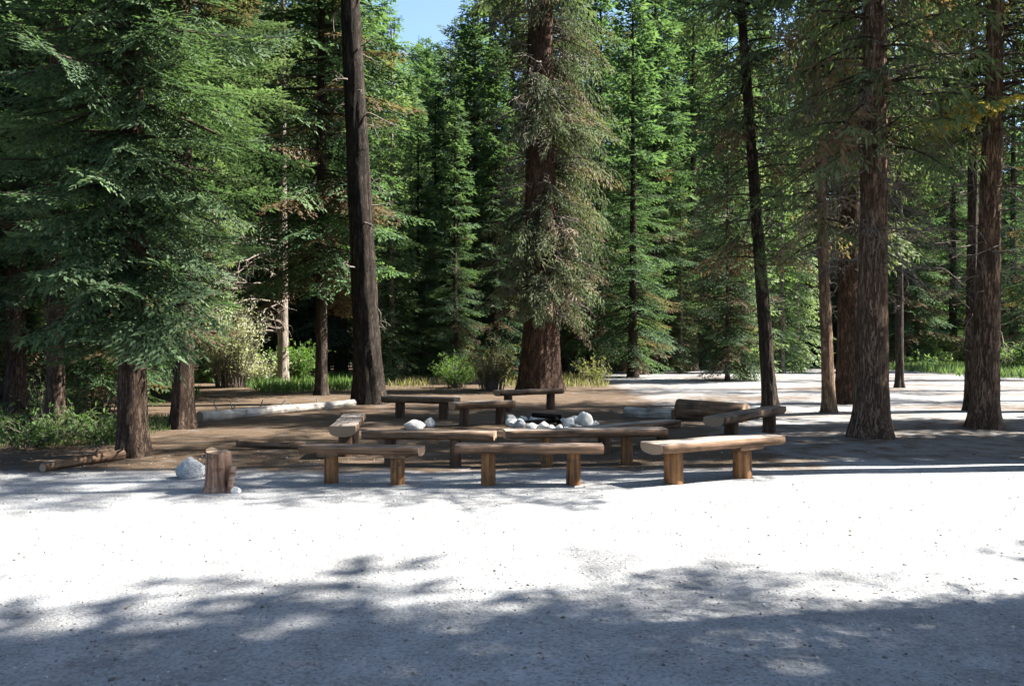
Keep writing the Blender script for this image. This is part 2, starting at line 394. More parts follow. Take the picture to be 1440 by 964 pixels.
def trunk_mesh(name, H, r0, r1, material, sides=28, rings=70, flare=.35, furrow=.06, seed=0, bend=0.0, lump=.08):
    zs = np.concatenate([[-.35], H * (np.linspace(0, 1, rings) ** 1.5)])
    V = []
    k = max(3, int(r0 * 26))
    for z in zs:
        t = max(0, z) / H
        r = (r0 + (r1 - r0) * t ** .85) * (1 + flare * math.exp(-max(z, -.1) / (r0 * 1.5)))
        cx = bend * math.sin(t * 3.1 + seed) - bend * math.sin(seed); cy = bend * .6 * (math.cos(t * 2.3 + seed) - math.cos(seed))
        for i in range(sides):
            a = 2 * math.pi * i / sides
            d = Vector((math.cos(a) * k * .5, math.sin(a) * k * .5, z * 1.1 + seed * 5.3))
            f = 1 + furrow * (1 - 2.2 * abs(mnoise.noise(d))) + lump * mnoise.noise(Vector((math.cos(a) * 1.1, math.sin(a) * 1.1, z * .7 + seed)))
            root = 1 + .22 * flare * math.exp(-max(z, 0) / .35) * math.sin(a * 5 + seed)
            rr = r * f * root
            V.append((cx + math.cos(a) * rr, cy + math.sin(a) * rr, z))
    n = len(zs)
    i = np.arange(n - 1)[:, None] * sides + np.arange(sides)[None, :]
    j = np.arange(n - 1)[:, None] * sides + (np.arange(sides)[None, :] + 1) % sides
    F = np.stack([i, j, j + sides, i + sides], -1).reshape(-1, 4)
    return mesh_np(name, np.array(V), F, material, smooth=True)

def twig_curve(rng, L, wig=.25, droop=.3, n=8):
    p = np.zeros(3); d = np.array([1.0, 0, rng.uniform(-.2, .25)]); out = [p.copy()]
    for i in range(n):
        d = d + rng.normal(0, wig, 3) * .6; d[2] -= droop / n; d[0] = max(d[0], -.2)
        d /= np.linalg.norm(d); p = p + d * L / n; out.append(p.copy())
    return np.array(out)
def dead_branch(rng, acc, o, az, L, r=.018, sub=6, droop=.4, wig=.25, pitch=0.0):
    Mx = rot3(az, pitch, rng.uniform(-1, 1))
    main = twig_curve(rng, L, wig, droop)
    v, f = tube(main @ Mx.T + o, r, r * .3, 4); acc.add(v, f)
    for k in range(sub):
        t = rng.uniform(.25, .97); i = min(7, int(t * 8)); b = main[i]
        m2 = rot3(rng.uniform(-1.5, 1.5), rng.uniform(-.9, .7), 0)
        tw = twig_curve(rng, L * rng.uniform(.2, .5), wig * 1.7, droop * 1.6, 6) @ m2.T + b
        v, f = tube(tw @ Mx.T + o, r * .42, r * .15, 3); acc.add(v, f)
        for q in range(2):
            j = rng.integers(2, 6)
            m3 = rot3(rng.uniform(-2, 2), rng.uniform(-1, .8), 0)
            tw2 = twig_curve(rng, L * rng.uniform(.08, .22), wig * 2, droop * 2, 4) @ m3.T + tw[j]
            v, f = tube(tw2 @ Mx.T + o, r * .25, r * .1, 3); acc.add(v, f)

class Crown:
    """templates of branches by length, placed in whorls"""
    def __init__(s, seed, lengths, nvar=3, **kw):
        s.rng = np.random.default_rng(seed); s.t = {}
        for L in lengths: s.t[L] = [spray(s.rng, L, **kw) for _ in range(nvar)]
    def pick(s, L):
        k = min(s.t, key=lambda q: abs(q - L)); v = s.t[k][s.rng.integers(len(s.t[k]))]
        return v, L / k
def put_branch(cr, leaf, limb, L, az, pitch, o, tint=0.0, roll=0.0, limb_r=.012, dead=False):
    (V, T, lm), s = cr.pick(L)
    Mx = rot3(az, pitch, roll)
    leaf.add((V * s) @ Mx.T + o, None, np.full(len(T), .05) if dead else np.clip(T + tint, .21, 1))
    v, f = tube((lm * s) @ Mx.T + o, limb_r * L + .006, .004, 4); limb.add(v, f)

def conifer(seed, H, z0, Lmax, Lmin, step, per, tr_r, shape=.85, coarse_above=None, fine=None, coarse=None,
            pitch_low=-.25, pitch_top=.45, gap=.12, belly=.12, deadlow=.1, tier=1.0, front=0, lo=.55):
    rng = np.random.default_rng(seed)
    leaf, limb = Acc(), Acc()
    lens = [.5, .9, 1.3, 1.8, 2.4, 3.0, 3.8]
    cf = Crown(seed + 1, lens, 3, **fine); ch = Crown(seed + 9, [.9, 1.3, 1.8, 2.4], 3, **dict(fine, sdroop=.38, hang=.12, droop=.40, tipup=.16, rough=.45, bare=.12)) if front else None; cc = Crown(seed + 2, lens, 3, **(coarse or fine))
    z = z0
    while z < H - .3:
        t = (z - z0) / (H - z0)
        prof = (1 - t) ** shape * min(1, lo + t / belly * (1 - lo))
        for k in range(per):
            if rng.uniform() < gap: continue
            az = rng.uniform(0, 2 * math.pi)
            L = max(.3, (Lmin + (Lmax - Lmin) * prof) * rng.uniform(.6, 1.15))
            pt = pitch_low + (pitch_top - pitch_low) * t + rng.normal(0, .1)
            zz = z + rng.uniform(-.5, .5) * step * tier
            rt = tr_r * (1 - zz / H) * .6
            o = np.array([math.cos(az) * rt, math.sin(az) * rt, zz])
            c = cc if (coarse_above and zz > coarse_above) else cf
            put_branch(c, leaf, limb, L, az, pt, o, rng.normal(-.03, .12), rng.normal(0, .25), dead=rng.uniform() < deadlow * (1 - t) ** 3)
        for k in range(front):                     # extra boughs on the open side of the tree
            if z > 8 or z < 2.1: break
            az = R(rng.uniform(-145, -20)); L = Lmax * (1 - t) * rng.uniform(.28, .8)
            put_branch(ch, leaf, limb, L, az, pitch_low * .8 + rng.normal(0, .1), np.array([math.cos(az) * tr_r * .5, math.sin(az) * tr_r * .5, z + rng.uniform(-.2, .2)]), rng.normal(.03, .1), rng.normal(0, .15))
        z += step * (1 if not coarse_above or z < coarse_above else 1.25)
    return leaf, limb

FINE = dict(sp=.072, wid=.46, ssp=.034, sl=.095, sw=.034, droop=.30, tipup=.24, sdroop=.12, bare=.22, rough=.3)
MID = dict(sp=.155, wid=.40, ssp=.064, sl=.165, sw=.046, droop=.36, tipup=.18, sdroop=.25, bare=.12, rough=.4)
COARSE = dict(sp=.30, wid=.42, ssp=.16, sl=.36, sw=.12, droop=.36, tipup=.12, sdroop=.25, bare=.08)

TYPES = {}
def make_type(key, leafmat, barkmat, H, r0, leaf, limb, trunk_kw=None):
    TYPES[key] = dict(trunk=trunk_mesh(key + '_trunk', H, r0, .02, barkmat, **(trunk_kw or {})),
                      branches=limb.mesh(key + '_branches', M['limb'], True), crown=leaf.mesh(key + '_crown', leafmat))
def place_tree(key, name, label, cat, x, y, rz=0, sc=1.0, group=None, tilt=(0, 0), trunk=None, leafmat=None):
    t = TYPES[key]
    e = empty(name, (x, y, gz(x, y)), (tilt[0], tilt[1], rz), sc)
    tag(e, label, cat, group)
    link('trunk', trunk or t['trunk'], e); tag(link('branches', t['branches'], e), kind='stuff')
    c = link('crown', t['crown'], e)
    if leafmat:
        c.material_slots[0].link = 'OBJECT'; c.material_slots[0].material = leafmat
    return e

# fir with branches in reach (two shapes)
for key, sd_, Lm in (('fir_a', 11, 2.7), ('fir_b', 23, 2.4)):
    lf, lb = conifer(sd_, 19, 1.75 if key == 'fir_a' else 3.2, Lm, .35, .40, 8, .23, fine=FINE, coarse=COARSE, coarse_above=9.0, gap=.08, tier=.45, front=7 if key == 'fir_a' else 1, lo=.38, belly=.2)
    make_type(key, M['fir'], M['barkmid'], 19.5, .20, lf, lb)
# forest conifers
for key, sd_, Lm, z0, H in (('bg_a', 31, 3.4, 2.0, 27), ('bg_b', 37, 2.9, 1.0, 24), ('bg_c', 41, 3.5, 3.6, 30)):
    lf, lb = conifer(sd_, H, z0, Lm, .5, .5, 9, .3, fine=MID, coarse=COARSE, coarse_above=12, gap=.06, deadlow=.3, belly=.05, shape=.7)
    make_type(key, M['firbg'], M['bark'], H + .3, .28, lf, lb, dict(sides=14, rings=40))
for key, sd_, Lm, z0, H in (('far_a', 51, 4.4, 2.2, 30), ('far_b', 57, 3.8, .8, 26)):
    lf, lb = conifer(sd_, H, z0, Lm, .8, .6, 9, .3, fine=COARSE, gap=.05, belly=.05, deadlow=.1, shape=.65)
    make_type(key, M['firbg'], M['bark'], H + .3, .3, lf, lb, dict(sides=10, rings=24))
# young pale fir
lf, lb = conifer(61, 13, .5, 1.7, .25, .34, 8, .12, fine=MID, gap=.05, belly=.05, deadlow=.05)
make_type('young', M['pale'], M['barkpale'], 13.2, .13, lf, lb, dict(sides=12, rings=30))
# tall pine, bare below
def tall(seed, H, z0, Lmax, step, per, kw=None):
    rng = np.random.default_rng(seed); leaf, limb = Acc(), Acc()
    c = Crown(seed + 5, [.9, 1.5, 2.2, 3.0], 3, **dict(kw or COARSE, rough=.6, wid=.42))
    z = z0
    while z < H - .4:
        t = (z - z0) / (H - z0)
        L0 = Lmax * (1 - t) ** .6 * min(1, .5 + t * 4)
        for k in range(per):
            az = rng.uniform(0, 6.283); L = max(.5, L0 * rng.uniform(.55, 1.15))
            put_branch(c, leaf, limb, L, az, -.15 + .5 * t + rng.normal(0, .15), np.array([0, 0, z + rng.uniform(-.4, .4)]), rng.normal(0, .12), rng.normal(0, .3))
        z += step
    return leaf, limb
lf, lb = tall(75, 19, 8.0, 2.4, .9, 5, MID); make_type('tall_c', M['pine'], M['barkbrown'], 19.3, .26, lf, lb, dict(sides=30, rings=80, furrow=.09))
lf, lb = tall(71, 27, 10.6, 3.3, .6, 6); make_type('tall_a', M['pine'], M['bark'], 27.2, .36, lf, lb, dict(sides=30, rings=90, furrow=.09))
lf, lb = tall(73, 24, 6.6, 2.8, .48, 9); make_type('tall_b', M['pine'], M['barkbrown'], 24.2, .26, lf, lb, dict(sides=30, rings=80, furrow=.09))

# ------------------------------------------------------------------ the trees one can tell apart
def tr(x, y): return (x, y)
# near fir
x, y = P(187, 641)
place_tree('fir_a', 'fir_tree', 'fir with reddish brown trunk and wide green sprays beside the grey boulder', 'tree', x, y, 0)
x, y = P(258, 603)
place_tree('fir_b', 'fir_tree', 'dark trunked fir close behind the reddish brown fir', 'tree', x, y, .6, 1.0)
for px, py, rz, sc, key, lab in ((78, 612, 1.3, .8, 'fir_b', 'slim dark fir rising from the green undergrowth'),
                                 (22, 600, 4.0, 1.0, 'fir_a', 'grey trunked fir at the edge of the green undergrowth'),
                                 (128, 580, 5.1, .7, 'bg_b', 'thin dark fir between the undergrowth and the reddish brown fir'),
                                 (-70, 606, 2.9, 1.0, 'fir_b', 'full green fir outermost in the row by the undergrowth'),
                                 
                                 (452, 556, 1.0, .98, 'bg_c', 'thin dark trunked fir between the fallen log and the leaning trunk'),
                                 (398, 543, 3.3, 1.1, 'tall_c', 'fir with pale sunlit trunk above the leafy green bush')):
    x, y = P(px, py)
    e = place_tree(key, 'fir_tree', lab, 'tree', x, y, rz, sc, trunk=trunk_mesh('slim_trunk', 30 if key == 'bg_c' else 19, .19, .02, M['bark'], sides=20, rings=70) if key in ('bg_c', 'tall_c') else None)
    if 'pale sunlit' in lab:
        o = [c for c in e.children if c.name.startswith('trunk')][0]
        o.material_slots[0].link = 'OBJECT'; o.material_slots[0].material = M['barkpale']
        rg_ = np.random.default_rng(31); acc_ = Acc()
        for q_ in range(14):
            az_ = rg_.uniform(2.6, 5.2) - rz
            dead_branch(rg_, acc_, np.array([math.cos(az_) * .2, math.sin(az_) * .2, rg_.uniform(1.6, 5)]), az_, rg_.uniform(1.5, 3.6), .04, 6, .5, .25)
        tag(link('dead_branches', acc_.mesh('pale_dead', M['barkpale'], True), e), kind='stuff')
# leaning dark trunk
x, y = P(520, 567)
place_tree('tall_a', 'pine_tree', 'tall leaning pine with bare dark trunk by the end of the fallen log', 'tree', x, y, .5, 1.2, tilt=(R(.5), R(-3.1)), trunk=trunk_mesh('leaning_trunk', 27.2, .305, .02, M['barkdark'], sides=40, rings=130, furrow=.09, seed=14))
_e = [o for o in col.objects if o.name.startswith('pine_tree')][0]; _rg = np.random.default_rng(8); _a = Acc()
for _k in range(26):
    _az = _rg.uniform(0, 6.28); dead_branch(_rg, _a, np.array([math.cos(_az) * .27, math.sin(_az) * .27, _rg.uniform(2, 10)]), _az, _rg.uniform(.25, 1.0), .022, 3, .6, .3)
tag(link('dead_branches', _a.mesh('leaning_dead', M['twig'], True), _e), kind='stuff')
# young pale fir behind it
x, y = P(551, 534); place_tree('young', 'fir_tree', 'narrow pale green young fir behind the leaning dark trunk', 'tree', x, y, .3, 1.15)

# central giant
def central():
    x, y = P(760, 549)
    e = empty('old_fir_tree', (x, y, gz(x, y)))
    tag(e, 'massive old conifer with flared red brown trunk and shaggy grey green sprays', 'tree')
    rng = np.random.default_rng(88)
    H = 34
    link('trunk', trunk_mesh('old_trunk', H, .60, .12, M['barkred'], sides=64, rings=170, flare=.35, furrow=.085, seed=3), e)
    leaf, limb, dead = Acc(), Acc(), Acc()
    kw = dict(sp=.13, wid=.32, ssp=.045, sl=.13, sw=.025, up=.15, droop=.75, tipup=.0, sdroop=.55, bare=.15, rough=.75, hang=.9)
    c = Crown(89, [.8, 1.2, 1.7, 2.3], 4, **kw)
    cc = Crown(90, [1.5, 2.4, 3.2], 3, **dict(COARSE, hang=.6, rough=.7))
    CL = [(5.2, -120, 24, 1.5), (3.7, -100, 14, 1.2), (4.3, -60, 20, 1.5), (5.6, -35, 20, 1.6), (4.4, 0, 24, 1.9), (6.2, 10, 20, 1.9), (7.4, -8, 20, 1.9), (8.8, -20, 24, 2.0),
          (9.6, 20, 24, 2.1), (10.9, -5, 20, 2.0), (12.2, 15, 20, 2.0), (13.2, -40, 18, 1.6), (8.7, -112, 16, 1.3), (9.7, -80, 14, 1.2), (9.1, -150, 8, 1.1), (3.4, -155, 12, 1.2),
          (5.9, 172, 16, 1.3), (11.6, 178, 12, 1.3), (13.0, -105, 20, 1.6), (13.6, 150, 16, 1.5), (4, 90, 18, 1.9), (6, 80, 18, 1.9), (8, 100, 18, 2.0), (10, 80, 18, 2), (12, 95, 18, 1.9),
          (3.2, -88, 22, 1.3), (3.1, -55, 18, 1.4), (3.3, -125, 16, 1.2), (2.9, -20, 14, 1.3), (5.4, -90, 20, 1.4), (6.1, -70, 10, 1.1), (10.0, -97, 18, 1.3), (4.4, -138, 16, 1.4), (8.9, -60, 16, 1.5), (6.4, 45, 18, 1.9), (8.4, 45, 18, 1.9), (10.5, 130, 14, 1.5)]
    spots = []
    for z, az, n, L0 in CL:
        bt = rng.normal(.05, .16)
        for k in range(int(n * .85)): spots.append((z + rng.normal(0, .24), R(az) + rng.normal(0, .2), L0 * rng.uniform(.4, 1.2), bt))
    for k in range(70): spots.append((rng.uniform(2.8, 14), rng.uniform(0, 6.283), rng.uniform(.4, 1.1), 0.0))
    for z, az, L, bt in spots:
        rt = .58 - .014 * z; fx, fy = math.cos(az), math.sin(az)
        put_branch(c, leaf, limb, L, az, rng.uniform(-.4, .35), np.array([fx * rt * .9, fy * rt * .9, z]), bt + rng.normal(0, .13), rng.normal(0, .5), dead=rng.uniform() < .15)
    for k in range(130):
        z = rng.uniform(2.6, 13); az = rng.uniform(0, 6.283)
        dead_branch(rng, dead, np.array([math.cos(az) * .5, math.sin(az) * .5, z]), az, rng.uniform(.6, 2.0), .028, 6, .8, .3)
    z = 14.0
    while z < H - .5:
        for k in range(6):
            az = rng.uniform(0, 6.283); L = 3.2 * (1 - (z - 14) / 24) * rng.uniform(.6, 1.1)
            put_branch(cc, leaf, limb, L, az, rng.uniform(-.3, .1), np.array([0, 0, z + rng.uniform(-.3, .3)]), rng.normal(0, .15), 0)
        z += .6
    link('branches', limb.mesh('old_branches', M['limb'], True), e)
    tag(link('dead_branches', dead.mesh('old_dead', M['twig'], True), e), kind='stuff')
    link('crown', leaf.mesh('old_crown', M['shag']), e)
central()

# big trunks on the sandy side
def right_tree(px, py, r, barkkey, label, seed, tilt, z_dead, n_dead, sc=1.0, extra=None, rz=0.0, kind='tall_c'):
    x, y = P(px, py)
    rng = np.random.default_rng(seed)
    tm = trunk_mesh('trunk%d' % seed, 19.3, r, .03, M[barkkey], sides=40, rings=130, flare=.42, furrow=.11, seed=seed)
    e = place_tree(kind, 'pine_tree', label, 'tree', x, y, rz, sc, tilt=tilt, trunk=tm)
    dead = Acc()
    for k in range(n_dead):
        z = rng.uniform(*z_dead); az = rng.uniform(0, 6.283)
        dead_branch(rng, dead, np.array([math.cos(az) * r * .7, math.sin(az) * r * .7, z]), az, rng.uniform(.5, 1.9), .017, 7, .9, .42)
    if n_dead: tag(link('dead_branches', dead.mesh('dead%d' % seed, M['twig'], True), e), kind='stuff')
    if extra: extra(e, rng, r)
    return e
def shag_extra(zr, n, L0, matk, azr=None, deadp=.1, tint=0.0):
    def f(e, rng, r):
        leaf, limb = Acc(), Acc()
        c = Crown(int(rng.integers(1e6)), [.7, 1.1, 1.6], 3, sp=.13, wid=.4, ssp=.06, sl=.15, sw=.032, up=.1, droop=.5, sdroop=.4, bare=.2, rough=.7, hang=.55)
        for k in range(n):
            az = rng.uniform(*(azr or (0, 6.283))); L = rng.uniform(.5, 1.1) * L0
            put_branch(c, leaf, limb, L, az, rng.uniform(-.4, .4), np.array([math.cos(az) * r * .6, math.sin(az) * r * .6, rng.uniform(*zr)]), rng.normal(tint, .15), rng.normal(0, .5), dead=rng.uniform() < deadp)
        link('lower_branches', limb.mesh('lb', M['limb'], True), e); link('lower_foliage', leaf.mesh('lf', M[matk]), e)
    return f
right_tree(1225, 616, .26, 'barkbrown', 'thick straight brown trunk beside the pale sunlit bench', 101, (0, R(.6)), (2.6, 8), 80, extra=shag_extra((4.8, 9), 120, 1.8, 'pine', deadp=.15))
right_tree(1196, 566, .34, 'barkred', 'reddish trunk close behind the thick straight brown trunk', 102, (0, R(-.3)), (3.2, 11), 80, extra=shag_extra((4.5, 12), 110, 2.0, 'shag', deadp=.25))
e20 = right_tree(1384, 603, .225, 'barkbrown', 'brown trunk with a yellowed branch in front of the green meadow', 103, (0, R(1.6)), (2.8, 9), 50, extra=shag_extra((5.6, 9), 90, 1.9, 'pine', azr=(-.9, 2.7), deadp=.1))
right_tree(1366, 577, .16, 'bark', 'slim dark trunk just behind the one with the yellowed branch', 104, (0, R(.4)), (2, 9), 16, kind='tall_c', sc=.92)
right_tree(1084, 577, .165, 'bark', 'slender leaning dark trunk behind the side bench', 105, (0, R(-4.2)), (3.0, 9), 30, extra=shag_extra((3.4, 10), 90, 1.7, 'pine', deadp=.35))
right_tree(1166, 580, .14, 'barktan', 'pale thin trunk beside the reddish trunk', 106, (0, R(-2.2)), (2.6, 9), 60, extra=shag_extra((3.6, 10), 70, 1.5, 'shag', deadp=.3))
right_tree(1265, 545, .15, 'bark', 'thin dark trunk out on the sunny sand behind the thick trunk', 107, (0, 0), (3, 10), 8, kind='tall_c', sc=.95)
right_tree(1023, 536, .12, 'bark', 'thin dark trunk paired with a pale thin trunk', 108, (0, 0), (3, 10), 10, kind='bg_b', sc=.75)
right_tree(1046, 534, .13, 'barkpale', 'pale thin trunk paired with a thin dark one', 109, (0, 0), (3, 10), 10, kind='young', sc=1.1)
right_tree(929, 515, .22, 'bark', 'dark trunk standing far out on the sandy clearing', 110, (0, 0), (3, 10), 8, kind='bg_c', sc=1.0)

# yellowed branch on the brown trunk
def yellow_branch():
    rng = np.random.default_rng(5)
    leaf, limb = Acc(), Acc()
    c = Crown(77, [1.2, 1.8, 2.6], 2, sp=.06, wid=.30, ssp=.032, sl=.14, sw=.042, up=.0, droop=.22, sdroop=.4, bare=.25, rough=.6, hang=.35)
    for L, az, pt, z in ((2.6, R(197), -.14, 5.95), (1.8, R(222), -.02, 5.9), (1.5, R(185), .05, 5.8), (1.3, R(250), -.05, 6.0), (2.4, R(208), -.08, 5.75)):
        put_branch(c, leaf, limb, L, az, pt, np.array([0, -.2, z]), .15, .2, .014)
    link('yellow_branch', limb.mesh('yb', M['limb'], True), e20)
    link('yellow_needles', leaf.mesh('yl', M['yellow']), e20)
yellow_branch()

# ------------------------------------------------------------------ forest behind
rng = random.Random(4)
def ok(x, y, pts, d):
    return all((x - a) ** 2 + (y - b) ** 2 > d * d for a, b in pts)
pts = [P(760, 549), P(520, 567), P(551, 534)]
G1 = 'conifers of the forest behind the clearing'
LOOK = {'bg_a': 'tall green', 'bg_b': 'dense narrow green', 'bg_c': 'bare stemmed', 'far_a': 'tall', 'far_b': 'low branched', 'young': 'young pale green'}
LAND = ((40, 'the undergrowth plants'), (180, 'the green undergrowth'), (300, 'the grey boulder and stump'), (380, 'the tall dry brush'), (480, 'the leafy green bush'),
        (600, 'the leaning dark trunk'), (720, 'the yellow green bush'), (860, 'the massive old trunk'), (990, 'the thick brown log'), (1110, 'the slender leaning trunk'),
        (1245, 'the thick straight brown trunk'), (1345, 'the yellow leafed bush'), (9999, 'the green meadow'))
def forest_tree(x, y, key, sc=1.0):
    px = 720 + x / y * FPX
    for lim, mark in LAND:
        if px < lim: break
    lab = LOOK[key] + ' conifer ' + ('deep in the forest beyond ' if y > 67 else 'in the forest behind ') + mark
    e = place_tree(key, 'conifer_tree', lab, 'tree', x, y, rng.uniform(0, 6.28), sc, group=lab.replace('conifer', 'conifers', 1), leafmat=M['ypale'] if key == 'young' and sc < .8 and px > 860 else None)
    pts.append((x, y))
    return e
# hand placed mid-distance trees: pixel column, distance, type, scale
for px, Y, key, sc in ((322, 43, 'bg_a', .95), (440, 47, 'bg_b', 1.1), (375, 47, 'bg_a', 1.0), (165, 28, 'bg_a', .85), (150, 24, 'bg_b', .9), (60, 22, 'bg_a', .8),
                       (-20, 26, 'bg_b', 1), (110, 33, 'bg_a', 1), (200, 36, 'bg_b', 1.05), (290, 42, 'bg_a', 1.1), (20, 37, 'bg_a', 1.05),
                       (480, 44, 'bg_b', 1.1), (578, 60, 'bg_b', .84), (634, 52, 'bg_a', .70), (668, 45, 'bg_b', .8), (600, 84, 'far_a', 1.0), (560, 80, 'far_b', 1.05), (640, 78, 'far_a', 1.0), (690, 47, 'bg_a', .95), (720, 42, 'bg_b', .95),
                       (612, 72, 'bg_b', .8), (655, 66, 'bg_a', .9), (845, 44, 'bg_a', .8), (870, 52, 'bg_b', .85), (905, 56, 'bg_b', 1.0), (945, 62, 'bg_a', 1.1), (985, 55, 'bg_a', 1.0),
                       (830, 60, 'bg_a', 1.1), (790, 48, 'bg_b', 1.05),
                       (1010, 68, 'bg_b', 1.1), (1055, 60, 'bg_a', 1.0), (1098, 66, 'young', 1.7), (1120, 52, 'young', 1.4), (1140, 64, 'bg_a', 1.1), (1180, 70, 'bg_b', 1.2),
                       (1230, 62, 'bg_a', 1.0), (1275, 56, 'bg_b', 1.0), (1300, 66, 'bg_a', 1.2), (1340, 60, 'bg_b', 1.05), (1425, 58, 'bg_a', 1.0), (1480, 50, 'bg_b', 1.0), (1395, 70, 'bg_b', 1.2),
                       (975, 50, 'bg_c', .9), (958, 47, 'young', .75), (890, 41, 'bg_b', .8), (922, 47, 'bg_b', .95), (588, 43, 'bg_b', .55), (640, 37, 'bg_b', .5), (612, 47, 'bg_b', .62), (698, 39, 'bg_b', .62), (195, 33, 'bg_b', .9), (455, 50, 'bg_a', 1.1), (505, 58, 'bg_b', 1.2), (1150, 61, 'bg_b', 1.0), (1215, 63, 'bg_b', 1.0), (1330, 67, 'bg_b', 1.1), (1290, 62, 'young', 1.3), (905, 50, 'young', .6), (1000, 58, 'young', .9), (1100, 48, 'young', 1.2), (1068, 55, 'bg_c', .8), (1250, 70, 'young', 1.3), (300, 36, 'young', .9), (432, 45, 'young', .6), (600, 44, 'young', .8), (680, 54, 'young', 1.2)):
    forest_tree(X_at(px, Y), Y, key, sc)
n = 0
while n < 120:
    Y = rng.uniform(68, 135); x = rng.uniform(-.75, .75) * Y
    px = 720 + x / Y * FPX
    if not ok(x, Y, pts, 3.6): continue
    s = rng.uniform(.8, 1.15)
    if 540 < px < 660: s = min(1.3, max(s, (EYE + (482 - (65 if 565 < px < 640 else -10)) / FPX * Y) / 30))
    forest_tree(x, Y, rng.choice(['far_a', 'far_b', 'far_a']), s); n += 1
n = 0
while n < 26:                        # the wood beside the clearing
    Y = rng.uniform(18, 66); x = rng.uniform(-.85, -.28) * Y
    if not ok(x, Y, pts, 2.8) or (x > -9 and Y < 30) or (720 + x / Y * FPX > 215 and Y < 39): continue
    forest_tree(x, Y, rng.choice(['bg_a', 'bg_b', 'bg_c']), rng.uniform(.8, 1.1)); n += 1

# trees standing round the camera's side of the clearing: their crowns shade the ground
GS = 'tall pines whose crowns shade the sandy clearing'
for x, y, key, sc, rz in ((10.2, 4.1, 'tall_b', .95, 0), (14.8, 4.4, 'tall_b', 1.0, 1), (13.2, 5.25, 'tall_a', 1.3, 2), (7.6, 11.6, 'tall_c', .95, 1), (8.3, 6.2, 'tall_c', .72, .4), (12.5, 6.8, 'tall_c', 1.0, 2.4), (10, 1.3, 'tall_b', 1.0, 3), (14, .4, 'tall_c', 1.0, 4),
                          (21, 5.2, 'tall_a', 1.2, .6), (17.6, 5.7, 'tall_b', 1.05, 2.9), (8.5, -2, 'tall_b', .9, 5),
                          (8.2, 12.3, 'tall_c', 1.0, 2.2), (10.8, 13.7, 'tall_c', 1.12, 4.9), (16.2, 15.3, 'tall_b', .8, 3.2), (13.2, 14.3, 'tall_b', .58, 1.2), (18, 18.6, 'tall_b', .7, .9), (13.5, 21.0, 'tall_a', 1.0, 1.9), (23, 31, 'tall_c', 1.2, .3), (31, 40, 'tall_c', 1.3, 1.3), (20, 25.5, 'tall_c', 1.0, 4.3),
                          (-8, 2.5, 'tall_a', .9, 2), (-11, 6, 'tall_a', 1, 3), (-6, -3, 'tall_b', 1, 4), (2, -5, 'tall_a', 1, 5), (7, -8, 'tall_b', 1.1, 0),
                          (-9, -6, 'tall_a', 1, 1), (-3, -10, 'tall_a', 1.1, 2), (4, -11, 'tall_b', 1.2, 3), (-14, 0, 'tall_a', 1, 4)):
    place_tree(key, 'pine_tree', 'tall pine with a high crown shading the sandy clearing', 'tree', x, y, rz, sc, group=GS)

# ------------------------------------------------------------------ shrubs
def shrub(name, label, x, y, h, spread, n, matk, stem='twig', leaf_l=.09, leaf_w=.035, per=16, seed=0, arch=.6, stems_only=0.0, group=None, cat='shrub'):
    rg = np.random.default_rng(seed); e = empty(name, (x, y, gz(x, y) - .02)); tag(e, label, cat, group)
    st = Acc(); Ps, Ds, Ls, Ws, Ns, Ts = [], [], [], [], [], []
    for k in range(n):
        az = rg.uniform(0, 6.283); L = h * rg.uniform(.5, 1.15); lean = rg.uniform(.1, .9) * spread / h
        b = np.array([math.cos(az), math.sin(az), 0]) * rg.uniform(0, spread * .35)
        pts_ = []
        for t in np.linspace(0, 1, 7):
            pts_.append(b + np.array([math.cos(az), math.sin(az), 0]) * L * lean * t ** 1.4 + np.array([0, 0, L * (t - arch * .35 * t * t * lean * 2)]) + rg.normal(0, .02, 3) * t)
        pts_ = np.array(pts_); v, f = tube(pts_, .008 + .003 * h, .002, 3); st.add(v, f)
        if rg.uniform() < stems_only: continue
        m = int(per * rg.uniform(.6, 1.3)); t = rg.uniform(.2, 1, m)
        ii = np.minimum((t * 6).astype(int), 5); fr = (t * 6 - ii)[:, None]
        pp = pts_[ii] * (1 - fr) + pts_[ii + 1] * fr
        dd = rg.normal(0, .6, (m, 3)) + np.array([math.cos(az) * .3, math.sin(az) * .3, .35])
        Ps.append(pp + rg.normal(0, .04, (m, 3))); Ds.append(dd); Ls.append(leaf_l * rg.uniform(.6, 1.4, m)); Ws.append(leaf_w * rg.uniform(.7, 1.3, m))
        Ns.append(rg.normal(0, .6, (m, 3)) + np.array([0, 0, 1.0])); Ts.append(np.clip(.3 + .45 * t + rg.normal(0, .12, m), .21, 1))
    link('stems', st.mesh('stems', M[stem], True), e)
    V = kites(np.concatenate(Ps), np.concatenate(Ds), np.concatenate(Ls), np.concatenate(Ws), np.concatenate(Ns), rg)
    link('foliage', mesh_np('foliage', V, np.arange(len(V)).reshape(-1, 4), M[matk], np.repeat(np.concatenate(Ts), 4)), e)
    return e
x, y = P(325, 545); shrub('dry_bush', 'tall pale dry brush beside the fallen log', x, y, 3.2, 1.5, 210, 'brush', leaf_l=.16, leaf_w=.04, per=26, seed=1, arch=1.0)
x, y = P(362, 543); shrub('dry_bush', 'low whitish dry brush between the tall brush and the green bush', x, y, 1.3, 1.5, 120, 'brush', leaf_l=.13, leaf_w=.04, per=22, seed=2)
x, y = P(414, 541); shrub('green_bush', 'sunlit leafy green bush under the pale trunked fir', x, y, 1.7, 1.4, 120, 'bush', leaf_l=.16, leaf_w=.06, per=24, seed=3)
x, y = P(692, 548); shrub('yellow_green_bush', 'yellow green bush with pale stems beside the massive old trunk', x, y, 1.75, 1.3, 150, 'ybush', leaf_l=.11, leaf_w=.04, per=22, seed=4, stems_only=.2)
